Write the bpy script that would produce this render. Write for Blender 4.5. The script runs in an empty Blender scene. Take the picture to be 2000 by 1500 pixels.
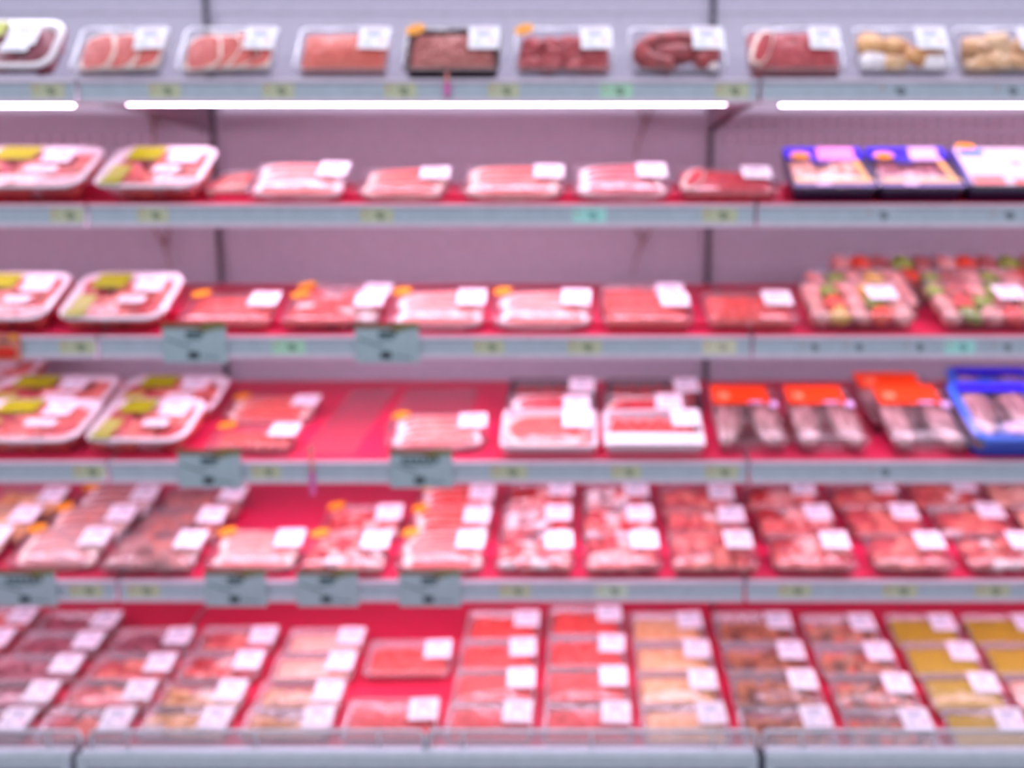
import bpy, math, random
from mathutils import Vector, Matrix, noise
sc = bpy.context.scene
COL = sc.collection
R = math.radians
# ------------------------------------------------------------------ camera
F, PX0, PITCH, EYE = 1838.0, 1125.0, 8.97, 1.45
cam_d = bpy.data.cameras.new('camera'); cam = bpy.data.objects.new('camera', cam_d); COL.objects.link(cam)
cam.location = (0, 0, EYE); cam.rotation_euler = (R(90 - PITCH), 0, 0)
cam_d.sensor_width = 36; cam_d.lens = F / 2000 * 36; cam_d.shift_x = -(PX0 - 1000) / 2000
cam_d.clip_start = .02
cam_d.dof.use_dof = True; cam_d.dof.focus_distance = .75; cam_d.dof.aperture_fstop = cam_d.lens / 12.8
sc.camera = cam
# ------------------------------------------------------------------ world, shop lights, exposure
wd = bpy.data.worlds.new('shop_air'); sc.world = wd; wd.use_nodes = True
bgn = wd.node_tree.nodes['Background']; bgn.inputs[0].default_value = (.60, .70, .86, 1); bgn.inputs[1].default_value = .46
def area(name, loc, rot, sx, sy, e, col):
    l = bpy.data.lights.new(name, 'AREA'); l.shape = 'RECTANGLE'; l.size = sx; l.size_y = sy; l.energy = e; l.color = col
    o = bpy.data.objects.new(name, l); COL.objects.link(o); o.location = loc; o.rotation_euler = rot; return o
area('shop_ceiling_light', (0, .1, 3.2), (R(22), 0, 0), 4.5, .9, 44, (.87, .93, 1))
area('canopy_light', (0, 1.95, 2.12), (R(14), 0, 0), 4.0, .12, 21, (.87, .86, 1))
LAMP = (1.0, .70, .93)
LAMP_E = 25.0
sc.view_settings.view_transform = 'Standard'; sc.view_settings.look = 'None'
sc.view_settings.exposure = 0.0; sc.view_settings.gamma = 1.0; sc.view_settings.use_curve_mapping = False

# ------------------------------------------------------------------ the shelving in numbers
CT, ST = math.cos(R(PITCH)), math.sin(R(PITCH))
def z_at(py, Y):
    v = (py - 750) / F
    return EYE - Y * math.tan(R(PITCH) + math.atan(v))
def x_at(px, Y, z):                                   # lateral position of something at depth Y and height z
    zc = Y * CT + (EYE - z) * ST
    return (px - PX0) / F * zc
def proj(x, Y, z):
    zc = Y * CT + (EYE - z) * ST; yc = -Y * ST + (EYE - z) * CT
    return PX0 + F * x / zc, 750 + F * yc / zc
YF, YB, YD = 1.793, 2.447, 1.625
SL = {1: 6.7, 2: 6.7, 3: 6.7, 4: 6.7, 5: 6.7, 6: 7.4}
FRONT = {1: (YF, z_at(157, YF)), 2: (YF, z_at(400, YF)), 3: (YF, z_at(657, YF)), 4: (YF, z_at(901, YF)), 5: (YF, z_at(1133, YF)), 6: (YD, z_at(1446, YD) - .054)}
DZ = .054                                             # the bumper top stands this much above the deck
DEPTH = {1: .60, 2: .60, 3: .60, 4: .60, 5: .60, 6: .78}
MAT_T = .003
def on(i, w, h=0.0):                                  # depth and height of a spot w behind shelf i's edge, h above its mat
    a = R(SL[i]); Y, z = FRONT[i]; h += MAT_T
    return Y + w * math.cos(a) - h * math.sin(a), z + w * math.sin(a) + h * math.cos(a)
def xs(i, px, w, h=0.0):
    Y, z = on(i, w, h); return x_at(px, Y, z)

# ------------------------------------------------------------------ materials
def lin(c):
    return tuple(((v / 255) / 12.92 if v / 255 <= .04045 else ((v / 255 + .055) / 1.055) ** 2.4) for v in c) + (1,)
MATS = {}
def mat(name, rgb, rough=.5, metal=0, coat=0, em=None, ems=0, bump=0, bscale=60, spec=.5):
    if name in MATS: return MATS[name]
    m = bpy.data.materials.new(name); m.use_nodes = True; nt = m.node_tree; p = nt.nodes['Principled BSDF']
    p.inputs['Base Color'].default_value = lin(rgb); p.inputs['Roughness'].default_value = rough; p.inputs['Metallic'].default_value = metal
    p.inputs['Coat Weight'].default_value = coat; p.inputs['Specular IOR Level'].default_value = spec
    if em: p.inputs['Emission Color'].default_value = em + (1,) if len(em) == 3 else em; p.inputs['Emission Strength'].default_value = ems
    tc = nt.nodes.new('ShaderNodeTexCoord'); n = nt.nodes.new('ShaderNodeTexNoise'); n.inputs['Scale'].default_value = bscale; n.inputs['Detail'].default_value = 3
    nt.links.new(tc.outputs['Object'], n.inputs['Vector'])
    mx = nt.nodes.new('ShaderNodeMix'); mx.data_type = 'RGBA'; mx.inputs['Factor'].default_value = 1
    cr = nt.nodes.new('ShaderNodeValToRGB'); c = lin(rgb)
    cr.color_ramp.elements[0].position = .3; cr.color_ramp.elements[1].position = .7
    cr.color_ramp.elements[0].color = tuple(v * .93 for v in c[:3]) + (1,); cr.color_ramp.elements[1].color = tuple(min(1, v * 1.04) for v in c[:3]) + (1,)
    nt.links.new(n.outputs['Fac'], cr.inputs['Fac']); nt.links.new(cr.outputs['Color'], p.inputs['Base Color'])
    if bump:
        b = nt.nodes.new('ShaderNodeBump'); b.inputs['Strength'].default_value = bump; b.inputs['Distance'].default_value = .002
        nt.links.new(n.outputs['Fac'], b.inputs['Height']); nt.links.new(b.outputs['Normal'], p.inputs['Normal'])
    nt.nodes.remove(mx); MATS[name] = m; return m
def meat(name, cols, scale=90, rough=.44, island=.0, coat=.08, stretch=(1, 1, 1), pos=None):
    """natural flesh: a ramp of its own colours over noise, optionally varying from piece to piece"""
    if name in MATS: return MATS[name]
    m = bpy.data.materials.new(name); m.use_nodes = True; nt = m.node_tree; p = nt.nodes['Principled BSDF']
    tc = nt.nodes.new('ShaderNodeTexCoord'); mp = nt.nodes.new('ShaderNodeMapping'); mp.inputs['Scale'].default_value = stretch
    n = nt.nodes.new('ShaderNodeTexNoise'); n.inputs['Scale'].default_value = scale; n.inputs['Detail'].default_value = 4; n.inputs['Roughness'].default_value = .6
    oi = nt.nodes.new('ShaderNodeObjectInfo'); add = nt.nodes.new('ShaderNodeVectorMath'); add.operation = 'ADD'
    sc_ = nt.nodes.new('ShaderNodeMath'); sc_.operation = 'MULTIPLY'; sc_.inputs[1].default_value = 7.3
    nt.links.new(oi.outputs['Random'], sc_.inputs[0]); nt.links.new(tc.outputs['Object'], mp.inputs['Vector'])
    nt.links.new(mp.outputs['Vector'], add.inputs[0]); nt.links.new(sc_.outputs[0], add.inputs[1]); nt.links.new(add.outputs[0], n.inputs['Vector'])
    cr = nt.nodes.new('ShaderNodeValToRGB'); els = cr.color_ramp.elements
    k = len(cols)
    for j, c in enumerate(cols):
        pp = .32 + .36 * j / max(1, k - 1)
        e = els[j] if j < 2 else els.new(pp)
        e.position = pp; e.color = lin(c)
    geo = nt.nodes.new('ShaderNodeNewGeometry'); mr = nt.nodes.new('ShaderNodeMath'); mr.operation = 'MULTIPLY_ADD'; mr.inputs[1].default_value = island; 
    sb = nt.nodes.new('ShaderNodeMath'); sb.operation = 'SUBTRACT'; sb.inputs[1].default_value = .5
    nt.links.new(geo.outputs['Random Per Island'], sb.inputs[0]); nt.links.new(sb.outputs[0], mr.inputs[0]); nt.links.new(n.outputs['Fac'], mr.inputs[2])
    nt.links.new(mr.outputs[0], cr.inputs['Fac']); nt.links.new(cr.outputs['Color'], p.inputs['Base Color'])
    p.inputs['Roughness'].default_value = rough; p.inputs['Coat Weight'].default_value = coat
    b = nt.nodes.new('ShaderNodeBump'); b.inputs['Strength'].default_value = .4; b.inputs['Distance'].default_value = .001
    nt.links.new(n.outputs['Fac'], b.inputs['Height']); nt.links.new(b.outputs['Normal'], p.inputs['Normal'])
    MATS[name] = m; return m
def film_mat(name, tint=(1, 1, 1), haze=.018, gl=.012, rough=.13):
    """clear stretch film: mostly transparent, some surface gloss, a little milky haze"""
    m = bpy.data.materials.new(name); m.use_nodes = True; nt = m.node_tree; nt.nodes.clear()
    o = nt.nodes.new('ShaderNodeOutputMaterial'); t = nt.nodes.new('ShaderNodeBsdfTransparent'); t.inputs[0].default_value = tint + (1,)
    d = nt.nodes.new('ShaderNodeBsdfDiffuse'); d.inputs[0].default_value = (.85, .85, .87, 1)
    g = nt.nodes.new('ShaderNodeBsdfGlossy'); g.inputs['Roughness'].default_value = rough; g.inputs['Color'].default_value = (.95, .95, .95, 1)
    a = nt.nodes.new('ShaderNodeMixShader'); a.inputs[0].default_value = haze
    nt.links.new(t.outputs[0], a.inputs[1]); nt.links.new(d.outputs[0], a.inputs[2])
    b = nt.nodes.new('ShaderNodeMixShader'); fr = nt.nodes.new('ShaderNodeLayerWeight'); fr.inputs['Blend'].default_value = .5
    pw = nt.nodes.new('ShaderNodeMath'); pw.operation = 'POWER'; pw.inputs[1].default_value = 4.5; nt.links.new(fr.outputs['Facing'], pw.inputs[0])
    ma = nt.nodes.new('ShaderNodeMath'); ma.operation = 'MULTIPLY_ADD'; ma.inputs[1].default_value = .7; ma.inputs[2].default_value = .024 + gl; nt.links.new(pw.outputs[0], ma.inputs[0])
    tc = nt.nodes.new('ShaderNodeTexCoord'); n = nt.nodes.new('ShaderNodeTexNoise'); n.inputs['Scale'].default_value = 28; nt.links.new(tc.outputs['Object'], n.inputs['Vector'])
    bu = nt.nodes.new('ShaderNodeBump'); bu.inputs['Strength'].default_value = .5; bu.inputs['Distance'].default_value = .004
    nt.links.new(n.outputs['Fac'], bu.inputs['Height']); nt.links.new(bu.outputs['Normal'], g.inputs['Normal'])
    nt.links.new(ma.outputs[0], b.inputs[0]); nt.links.new(a.outputs[0], b.inputs[1]); nt.links.new(g.outputs[0], b.inputs[2]); nt.links.new(b.outputs[0], o.inputs[0])
    MATS[name] = m; return m
FILM = film_mat('stretch_film'); ROSY = film_mat('rosy_tray_plastic', (.97, .84, .89), .20, .01, .2); CLEAR = film_mat('clear_tray_plastic', (.97, .96, .98), .025, .0, .15); GUARD = film_mat('clear_guard_plastic', (.90, .91, .94), .16, .04, .1)
SHEET = film_mat('clear_slip_sheet', (.97, .88, .92), .025, .0, .3)
panel_m = mat('white_enamel_panel', (176, 172, 184), .45)
steel_m = mat('pale_grey_enamel', (182, 190, 202), .4)
rail_m = mat('grey_price_rail_plastic', (190, 197, 208), .35)
lip_m = mat('pale_rail_lip', (226, 208, 222), .4)
bump_m = mat('grey_bumper', (206, 212, 220), .5)
kick_m = mat('lilac_grey_front_panel', (182, 180, 200), .55)
red_m = mat('red_mat_plastic', (230, 40, 86), .42, bump=.15)
red2_m = mat('deep_red_mat_plastic', (212, 32, 70), .5, bump=.15)
dark_m = mat('dark_slot', (38, 30, 44), .6)
joint_m = mat('dark_joint_gap', (60, 62, 74), .7)
white_foam = mat('white_foam', (240, 228, 234), .55, bump=.1, bscale=300)
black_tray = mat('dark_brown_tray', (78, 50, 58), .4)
pink_tray = mat('rosy_clear_tray', (212, 170, 180), .35)
navy_tray = mat('navy_tray', (30, 32, 84), .4)
blue_tray = mat('bright_blue_tray', (44, 116, 246), .35)
paper = mat('white_label_paper', (246, 240, 248), .5)
ink = mat('grey_print', (150, 150, 176), .6)
ink_k = mat('dark_print', (48, 58, 66), .6)
ink_p = mat('pink_print', (232, 150, 180), .6)
ink_t = mat('teal_print', (84, 150, 150), .6)
olive = mat('olive_green_sticker', (168, 170, 10), .45)
palegold = mat('pale_gold_sticker', (184, 178, 84), .45)
orange = mat('orange_sticker', (250, 160, 20), .4)
redorange = mat('red_orange_card', (250, 70, 22), .4)
blue_print = mat('royal_blue_print', (44, 30, 222), .35)
navy_print = mat('navy_print', (40, 28, 150), .35)
lilac_print = mat('lilac_print', (226, 190, 240), .4)
pinkprint = mat('pink_panel_print', (240, 150, 220), .4)
gold_print = mat('gold_print', (246, 186, 88), .4)
sky_print = mat('sky_blue_print', (60, 130, 236), .4)
coral_print = mat('coral_print', (232, 80, 60), .4)
tagyel = mat('yellow_green_price_tag', (206, 204, 170), .5)
tagcream = mat('cream_price_tag', (228, 220, 190), .5)
taggreen = mat('mint_green_price_tag', (186, 226, 196), .5)
tagteal = mat('pale_teal_price_tag', (180, 236, 226), .5)
card_m = mat('blue_grey_card', (178, 194, 200), .45)
cardtop_m = mat('brown_olive_card_header', (140, 92, 62), .5)
cardol_m = mat('olive_card_header', (132, 120, 66), .5)
tan_m = mat('tan_cable', (142, 112, 96), .5)
pinkclip = mat('pink_clip_plastic', (232, 110, 180), .4)
orclip = mat('salmon_clip_plastic', (236, 140, 130), .4)
tube_m = mat('lamp_tube_glow', (255, 240, 250), .4, em=LAMP, ems=LAMP_E)
side_tube_m = mat('side_lamp_tube_glow', (255, 240, 250), .4, em=LAMP, ems=LAMP_E * .72)
endcap_m = mat('lamp_end_cap', (205, 200, 205), .4)
fat = meat('creamy_fat', [(238, 190, 180), (248, 214, 200), (252, 226, 214)], 60)
porkfat = meat('white_fat', [(244, 206, 204), (252, 228, 226), (255, 240, 238)], 60)
M_ = {
 'pork': meat('pork_lean', [(196, 56, 48), (214, 78, 66), (230, 106, 90)], 70),
 'palepork': meat('pale_pork_lean', [(222, 88, 82), (234, 112, 102), (244, 150, 136)], 60),
 'mince': meat('red_mince', [(178, 30, 32), (222, 62, 54), (238, 104, 90)], 170),
 'salmon': meat('salmon_pink_mince', [(206, 68, 54), (226, 92, 74), (236, 116, 96)], 120),
 'brownmince': meat('coarse_brown_red_mince', [(150, 48, 50), (190, 84, 78), (220, 140, 124)], 210),
 'beef': meat('beef_lean', [(150, 24, 36), (184, 40, 50), (208, 70, 76)], 70),
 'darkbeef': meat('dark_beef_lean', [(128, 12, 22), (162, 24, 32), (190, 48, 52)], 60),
 'purple': meat('dark_purple_meat', [(120, 44, 62), (150, 66, 80), (182, 100, 110)], 60),
 'rose': meat('rose_pink_meat', [(190, 62, 66), (216, 92, 86), (236, 134, 116)], 60, island=.4),
 'chicken': meat('pale_chicken', [(226, 150, 128), (236, 172, 148), (244, 196, 176)], 60, island=.3),
 'golden': meat('golden_skin', [(180, 100, 44), (214, 140, 70), (236, 178, 110)], 50, island=.4),
 'tan': meat('tan_flesh', [(206, 140, 88), (222, 164, 112), (236, 190, 150)], 50, island=.3),
 'marinade': meat('brown_orange_marinade', [(120, 60, 40), (190, 104, 64), (214, 140, 100)], 90, island=.5),
 'mixed': meat('mixed_brown_marinade', [(128, 84, 66), (190, 132, 104), (216, 160, 130), (226, 84, 50)], 80, island=.6),
 'mustard': meat('mustard_crumb', [(150, 118, 6), (184, 150, 10), (202, 170, 24)], 200, rough=.6, coat=0),
 'greypork': meat('brown_grey_meat', [(150, 96, 100), (180, 122, 118), (204, 110, 90)], 40),
 'bone': meat('bony_red_cut', [(176, 26, 34), (216, 66, 62), (236, 112, 104), (248, 184, 176)], 60, island=.45),
 'fish': meat('silver_fish_skin', [(100, 78, 76), (170, 124, 122), (216, 178, 176)], 30, rough=.25, coat=.5, stretch=(3, .5, 1)),
 'fishdark': meat('dark_fish_back', [(84, 62, 62), (112, 84, 84), (140, 110, 106)], 50, rough=.3),
 'pepper_g': meat('green_pepper', [(96, 124, 34), (140, 164, 56), (164, 186, 84)], 40, rough=.25),
 'pepper_y': meat('yellow_pepper', [(208, 160, 50), (228, 184, 80), (238, 204, 120)], 40, rough=.25),
 'pepper_r': meat('red_pepper', [(214, 40, 20), (236, 70, 36), (244, 100, 60)], 40, rough=.25),
 'kebab': meat('kebab_meat', [(206, 118, 112), (226, 156, 146), (238, 190, 180)], 40),
 'onion': meat('white_onion', [(226, 204, 214), (244, 228, 234), (252, 240, 244)], 40),
 'cured': meat('dull_red_cured_meat', [(140, 64, 66), (172, 88, 84), (196, 118, 104)], 60),
}

# ------------------------------------------------------------------ mesh building
class MB:
    def __init__(s): s.v = []; s.f = []; s.mi = []; s.sm = []
    def add(s, vs, fs, m=0, smooth=False):
        o = len(s.v); s.v += [tuple(p) for p in vs]
        for f in fs: s.f.append(tuple(o + k for k in f)); s.mi.append(m); s.sm.append(smooth)
    def box(s, x0, x1, y0, y1, z0, z1, m=0, M=None):
        vs = [Vector((x, y, z)) for z in (z0, z1) for (x, y) in ((x0, y0), (x1, y0), (x1, y1), (x0, y1))]
        if M: vs = [M @ p for p in vs]
        s.add(vs, [(3, 2, 1, 0), (4, 5, 6, 7), (0, 1, 5, 4), (1, 2, 6, 5), (2, 3, 7, 6), (3, 0, 4, 7)], m)
    def bbox(s, x0, x1, y0, y1, z0, z1, b, m=0, M=None):      # box with softened edges
        rings = []
        for (i, z) in ((b, z0), (0, z0 + b), (0, z1 - b), (b, z1)):
            rings.append(rr(x1 - x0 - 2 * i, y1 - y0 - 2 * i, max(b - i, b * .3), z, 2, (x0 + x1) / 2, (y0 + y1) / 2))
        if M: rings = [[M @ Vector(p) for p in r] for r in rings]
        s.loft(rings, m, cap0=True, cap1=True, smooth=False)
    def loft(s, rings, m=0, cap0=False, cap1=False, smooth=True):
        n = len(rings[0]); vs = [p for r in rings for p in r]; fs = []
        for k in range(len(rings) - 1):
            for j in range(n):
                a = k * n + j; b = k * n + (j + 1) % n
                fs.append((a, b, b + n, a + n))
        ms = m if isinstance(m, (list, tuple)) else None
        if ms:
            o = len(s.v); s.v += [tuple(p) for p in vs]
            for k, f in enumerate(fs): s.f.append(tuple(o + q for q in f)); s.mi.append(ms[k // n]); s.sm.append(smooth)
            m0, m1 = ms[0], ms[-1]
        else:
            s.add(vs, fs, m, smooth); o = len(s.v) - len(vs); m0 = m1 = m
        if cap0: s.f.append(tuple(o + q for q in range(n - 1, -1, -1))); s.mi.append(m0); s.sm.append(smooth)
        if cap1: s.f.append(tuple(o + (len(rings) - 1) * n + q for q in range(n))); s.mi.append(m1); s.sm.append(smooth)
    def tube(s, pts, r, n=8, m=0):
        pts = [Vector(p) for p in pts]; rings = []
        rr_ = r if isinstance(r, (list, tuple)) else [r] * len(pts)
        for k, p in enumerate(pts):
            d = (pts[min(k + 1, len(pts) - 1)] - pts[max(k - 1, 0)]).normalized()
            u = d.cross(Vector((0, 0, 1)));  u = d.cross(Vector((1, 0, 0))) if u.length < .1 else u
            u.normalize(); w = d.cross(u)
            rings.append([p + (u * math.cos(t) + w * math.sin(t)) * rr_[k] for t in [2 * math.pi * q / n for q in range(n)]])
        s.loft(rings, m, True, True)
    def lump(s, c, r, seed=0, m=0, M=None, amp=.22, seg=(10, 6)):
        nu, nv = seg; rings = []
        for a in range(1, nv):
            ph = math.pi * a / nv; ring = []
            for b in range(nu):
                th = 2 * math.pi * b / nu
                d = Vector((math.sin(ph) * math.cos(th), math.sin(ph) * math.sin(th), -math.cos(ph)))
                k = 1 + amp * noise.noise(d * 1.6 + Vector((seed * 3.1, seed * 1.7, seed))) + amp * .55 * noise.noise(d * 3.7 + Vector((seed, seed * 2.3, 4)))
                p = Vector((d.x * r[0] * k, d.y * r[1] * k, d.z * r[2] * k))
                if M: p = M @ p
                ring.append(p + Vector(c))
            rings.append(ring)
        s.loft(rings, m, True, True)
    def clamp(s, W, L, H, e=.008):                   # press the contents inside their tray
        s.v = [(max(-W / 2 + e, min(W / 2 - e, x)), max(e, min(L - e, y)), max(.0045, min(H + .0015, z))) for x, y, z in s.v]; return s
    def build(s, name, mats, parent=None, mesh_only=False):
        me = bpy.data.meshes.new(name); me.from_pydata(s.v, [], s.f)
        for mm in (mats if isinstance(mats, (list, tuple)) else [mats]): me.materials.append(mm)
        me.polygons.foreach_set('material_index', s.mi); me.polygons.foreach_set('use_smooth', s.sm); me.update()
        if mesh_only: return me
        return link(name, me, parent)
def link(name, me, parent=None):
    o = bpy.data.objects.new(name, me); COL.objects.link(o)
    if parent: o.parent = parent
    return o
def rr(w, l, r, z, n=4, cx=0, cy=0):                  # rounded rectangle ring
    r = min(r, w / 2 - 1e-4, l / 2 - 1e-4); out = []
    for (sx, sy, a0) in ((1, 1, 0), (-1, 1, 90), (-1, -1, 180), (1, -1, 270)):
        for k in range(n + 1):
            a = R(a0 + 90 * k / n)
            out.append((cx + sx * (w / 2 - r) + r * math.cos(a), cy + sy * (l / 2 - r) + r * math.sin(a), z))
    return out
def thing(name, label, cat, group=None, loc=(0, 0, 0), rot=(0, 0, 0)):
    o = bpy.data.objects.new(name, None); o.empty_display_size = .03; COL.objects.link(o); o.location = loc; o.rotation_euler = rot
    return tag(o, label, cat, group)
def tag(o, label=None, cat=None, group=None, kind=None):
    if label: o['label'] = label
    if cat: o['category'] = cat
    if group: o['group'] = group
    if kind: o['kind'] = kind
    return o

# ------------------------------------------------------------------ the setting
XL, XR = -2.6, 2.4
b = MB(); b.box(XL, XR, -1.5, 3.0, -.02, 0); tag(b.build('floor', mat('pale_floor_tile', (196, 194, 198), .35)), kind='structure')
b = MB()                                              # cabinet back: panels stepped at each shelf
zz = [(2.3, 0), (z_at(27, YB), 0)]
b.box(XL, XR, YB, YB + .03, .3, 2.3)
for py, h in ((13, .030), (262, .012), (302, .020), (470, .016), (530, .012), (730, .010)):
    z = z_at(py, YB - .006); b.box(XL, XR, YB - .006, YB, z - h / 2, z + h / 2)
tag(b.build('wall_back', panel_m), kind='structure')
b = MB(); b.box(XL, XR, YD + .02, YB, .30, .33); b.box(XL, XR, YD + .03, YD + .05, .02, .34)
tag(b.build('trim_1', kick_m), kind='structure')
b = MB()                                              # canopy above the frame that carries the upper lamps
b.bbox(XL, XR, 1.75, YB, 2.20, 2.28, .008); b.box(XL, XR, 1.75, 1.78, 2.08, 2.21)
tag(b.build('ceiling', panel_m), kind='structure')

# rows of punched holes in the back panel, shown by added pale studs (right bay and faint ones elsewhere)
def perforations(px0, px1, py, n, label):
    b = MB(); z = z_at(py, YB - .008)
    for k in range(n):
        x = x_at(px0 + (px1 - px0) * k / (n - 1), YB - .008, z)
        b.tube([(x, YB - .0125, z), (x, YB - .0062, z)], .005, 8)
    tag(b.build('perforation_row', mat('pale_hole_stud', (236, 224, 236), .35)), label, 'stud strip', 'perforation rows on the back panel')
perforations(1428, 1990, 273, 24, 'row of punched holes as pale studs on the back panel just above the blue packs')
perforations(1428, 1990, 240, 24, 'upper faint row of holes as studs in the right bay, closest below the lit lamp')
perforations(60, 290, 272, 10, 'short row of punched holes as pale studs behind the foam trays of the second shelf')

# slotted uprights
for px, lab in ((405, 'dark slotted upright on the back panel between the left and middle bays'), (1392, 'dark slotted upright on the back panel between the middle and right bays')):
    xt = x_at(px, YB, z_at(0, YB)); b = MB(); b.bbox(xt - .013, xt + .013, YB - .014, YB - .0001, .35, 2.18, .002)
    z = .40
    while z < 2.15:
        b.box(xt - .0078, xt + .0078, YB - .0155, YB - .0138, z, z + .020, 1); b.box(xt - .0055, xt + .0055, YB - .0150, YB - .0138, z + .019, z + .0265, 1); z += .026
    tag(b.build('slotted_upright', [panel_m, dark_m]), lab, 'upright', 'slotted uprights of the cabinet')

# shelves: three bays, each shelf its own thing
SHN = {1: 'top', 2: 'second', 3: 'third', 4: 'fourth', 5: 'fifth', 6: 'bottom'}
JL = x_at(155, YF, z_at(180, YF)); JR = x_at(1483, YF, z_at(180, YF))
BAY = [('left', XL + .02, JL), ('middle', JL, JR), ('right', JR, XR - .02)]
RAILH = .0405
def shelf(i, bay, xa, xb):
    a = R(SL[i]); Y0, z0 = FRONT[i]
    Z = thing('shelf', f'grey metal shelf with price rail, {SHN[i]} one in the {bay} bay', 'shelf', 'refrigerated cabinet shelves', ((xa + xb) / 2, Y0, z0))
    L = (xb - xa) / 2 - .0035; T = Matrix.Rotation(a, 4, 'X')
    b = MB(); b.bbox(-L, L, .001, DEPTH[i], -.016, 0, .002, 0, T)
    for k in range(3): b.box(-L + .01, L - .01, .18 + k * .15, .195 + k * .15, -.024, -.015, 0, T)
    b.build('shelf_panel', panel_m, Z)
    b = MB()                                          # rail: pale top lip, grey channel, pale bottom lip
    b.bbox(-L, L, -.010, .001, -.0065, .001, .0015, 1); b.bbox(-L, L, -.006, .001, -RAILH + .007, -.006, .001, 0); b.bbox(-L, L, -.011, .001, -RAILH - .002, -RAILH + .008, .0015, 1)
    b.build('price_rail', [rail_m, lip_m], Z)
    for s in (-1, 1):                                 # side brackets tapering to the back
        b = MB(); x = s * (L - .006)
        P = [(.03, -.018), (.03, -.038), (.30, -.055), (DEPTH[i], -.095), (DEPTH[i], -.018)]
        vs = [T @ Vector((x - .0015, y, z)) for y, z in P] + [T @ Vector((x + .0015, y, z)) for y, z in P]; n = len(P)
        b.add(vs, [tuple(range(n)), tuple(range(2 * n - 1, n - 1, -1))] + [(k, k + n, (k + 1) % n + n, (k + 1) % n) for k in range(n)])
        b.build('bracket', mat('grey_bracket', (140, 128, 142), .5), Z)
    # lamp under the front
    dz = {'left': .004, 'middle': .006, 'right': .007}[bay] if i == 1 else .002; ra = {'left': .0105, 'middle': .009, 'right': .012}[bay] if i == 1 else .0105
    zc = -RAILH - .002 + .013 + dz; yc = .085; g = .045 if bay == 'middle' else .055
    b = MB(); b.tube([(-L + g, yc, zc), (L - g, yc, zc)], ra, 12); b.build('lamp_tube', tube_m if bay == 'middle' else side_tube_m, Z)
    for s in (-1, 1):
        b = MB(); b.bbox(*sorted((s * (L - g), s * (L - .012))), yc - .012, yc + .012, zc - .007, zc + .024, .003); b.build('lamp_holder', endcap_m, Z)
for i in range(1, 6):
    for (n, xa, xb) in BAY:
        shelf(i, n, xa, xb)
# red mats lying on shelves 2-5 and the deck; pale one on the top shelf
def red_mat(i, xa, xb, m, lab, w1=None):
    a = R(SL[i]); Y0, z0 = FRONT[i]; b = MB(); b.bbox(-(xb - xa) / 2 + .004, (xb - xa) / 2 - .004, .004, (w1 or DEPTH[i] - .02), .0003, MAT_T, .001)
    for k in range(int((xb - xa) / .2)):
        x = -(xb - xa) / 2 + .1 + k * .2; b.box(x - .0008, x + .0008, .006, (w1 or DEPTH[i] - .02) - .002, MAT_T, MAT_T + .0005)
    o = b.build('shelf_mat', m); o.location = ((xa + xb) / 2, Y0, z0); o.rotation_euler = (a, 0, 0)
    tag(o, lab, 'mat', 'mats lying on the shelves')
for i in range(1, 6):
    for (n, xa, xb) in BAY:
        red_mat(i, xa, xb, panel_m if i == 1 else red_m, (f'white mat on the top shelf of the {n} bay' if i == 1 else f'red mat lying under packs on the {SHN[i]} shelf of the {n} bay'))
# bottom deck
for (n, xa, xb) in BAY:
    a = R(SL[6]); Y0, z0 = FRONT[6]
    D = thing('bottom_deck', f'grey bottom deck of the {n} bay with bumper front', 'display deck', 'bottom decks of the cabinet', ((xa + xb) / 2, Y0, z0))
    L = (xb - xa) / 2 - (.007 if n != 'left' else .004); T = Matrix.Rotation(a, 4, 'X')
    b = MB(); b.bbox(-L, L, .001, DEPTH[6], -.02, 0, .002, 0, T); b.build('deck_panel', panel_m, D)
    b = MB(); b.bbox(-L, L, -.045, -.016, -.034 + DZ, DZ, .006); b.box(-L + .002, L - .002, -.0165, -.0155, -.018, DZ - .012); b.box(-L + .002, L - .002, -.0165, .002, -.018, -.013); b.build('bumper', bump_m, D)
    b = MB(); b.bbox(-L, L, -.034, -.018, -.24, DZ - .0345, .004)
    for k in range(9): b.box(-L + .004, L - .004, -.0355, -.0335, DZ - .05 - k * .024, DZ - .044 - k * .024)
    b.build('front_panel', kick_m, D)
    for s in (-1, 1):
        b = MB(); x = s * (L - .009); b.bbox(x - .009, x + .009, -.0485, -.0452, -.06, DZ - .002, .001); b.build('end_strip', bump_m, D)
for (px, lab) in ((165, 'dark joint post between the bottom decks of the left and middle bays'), (1486, 'dark joint post between the bottom decks of the middle and right bays')):
    x = JL if px < 500 else JR; b = MB(); b.bbox(x - .0055, x + .0055, YD - .040, YD - .018, .25, FRONT[6][1] + DZ - .003, .001); tag(b.build('joint_post', joint_m), lab, 'post', 'joint posts below the decks')
for (n, xa, xb) in BAY: red_mat(6, xa, xb, red2_m, f'red mat lining the bottom deck of the {n} bay')
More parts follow.
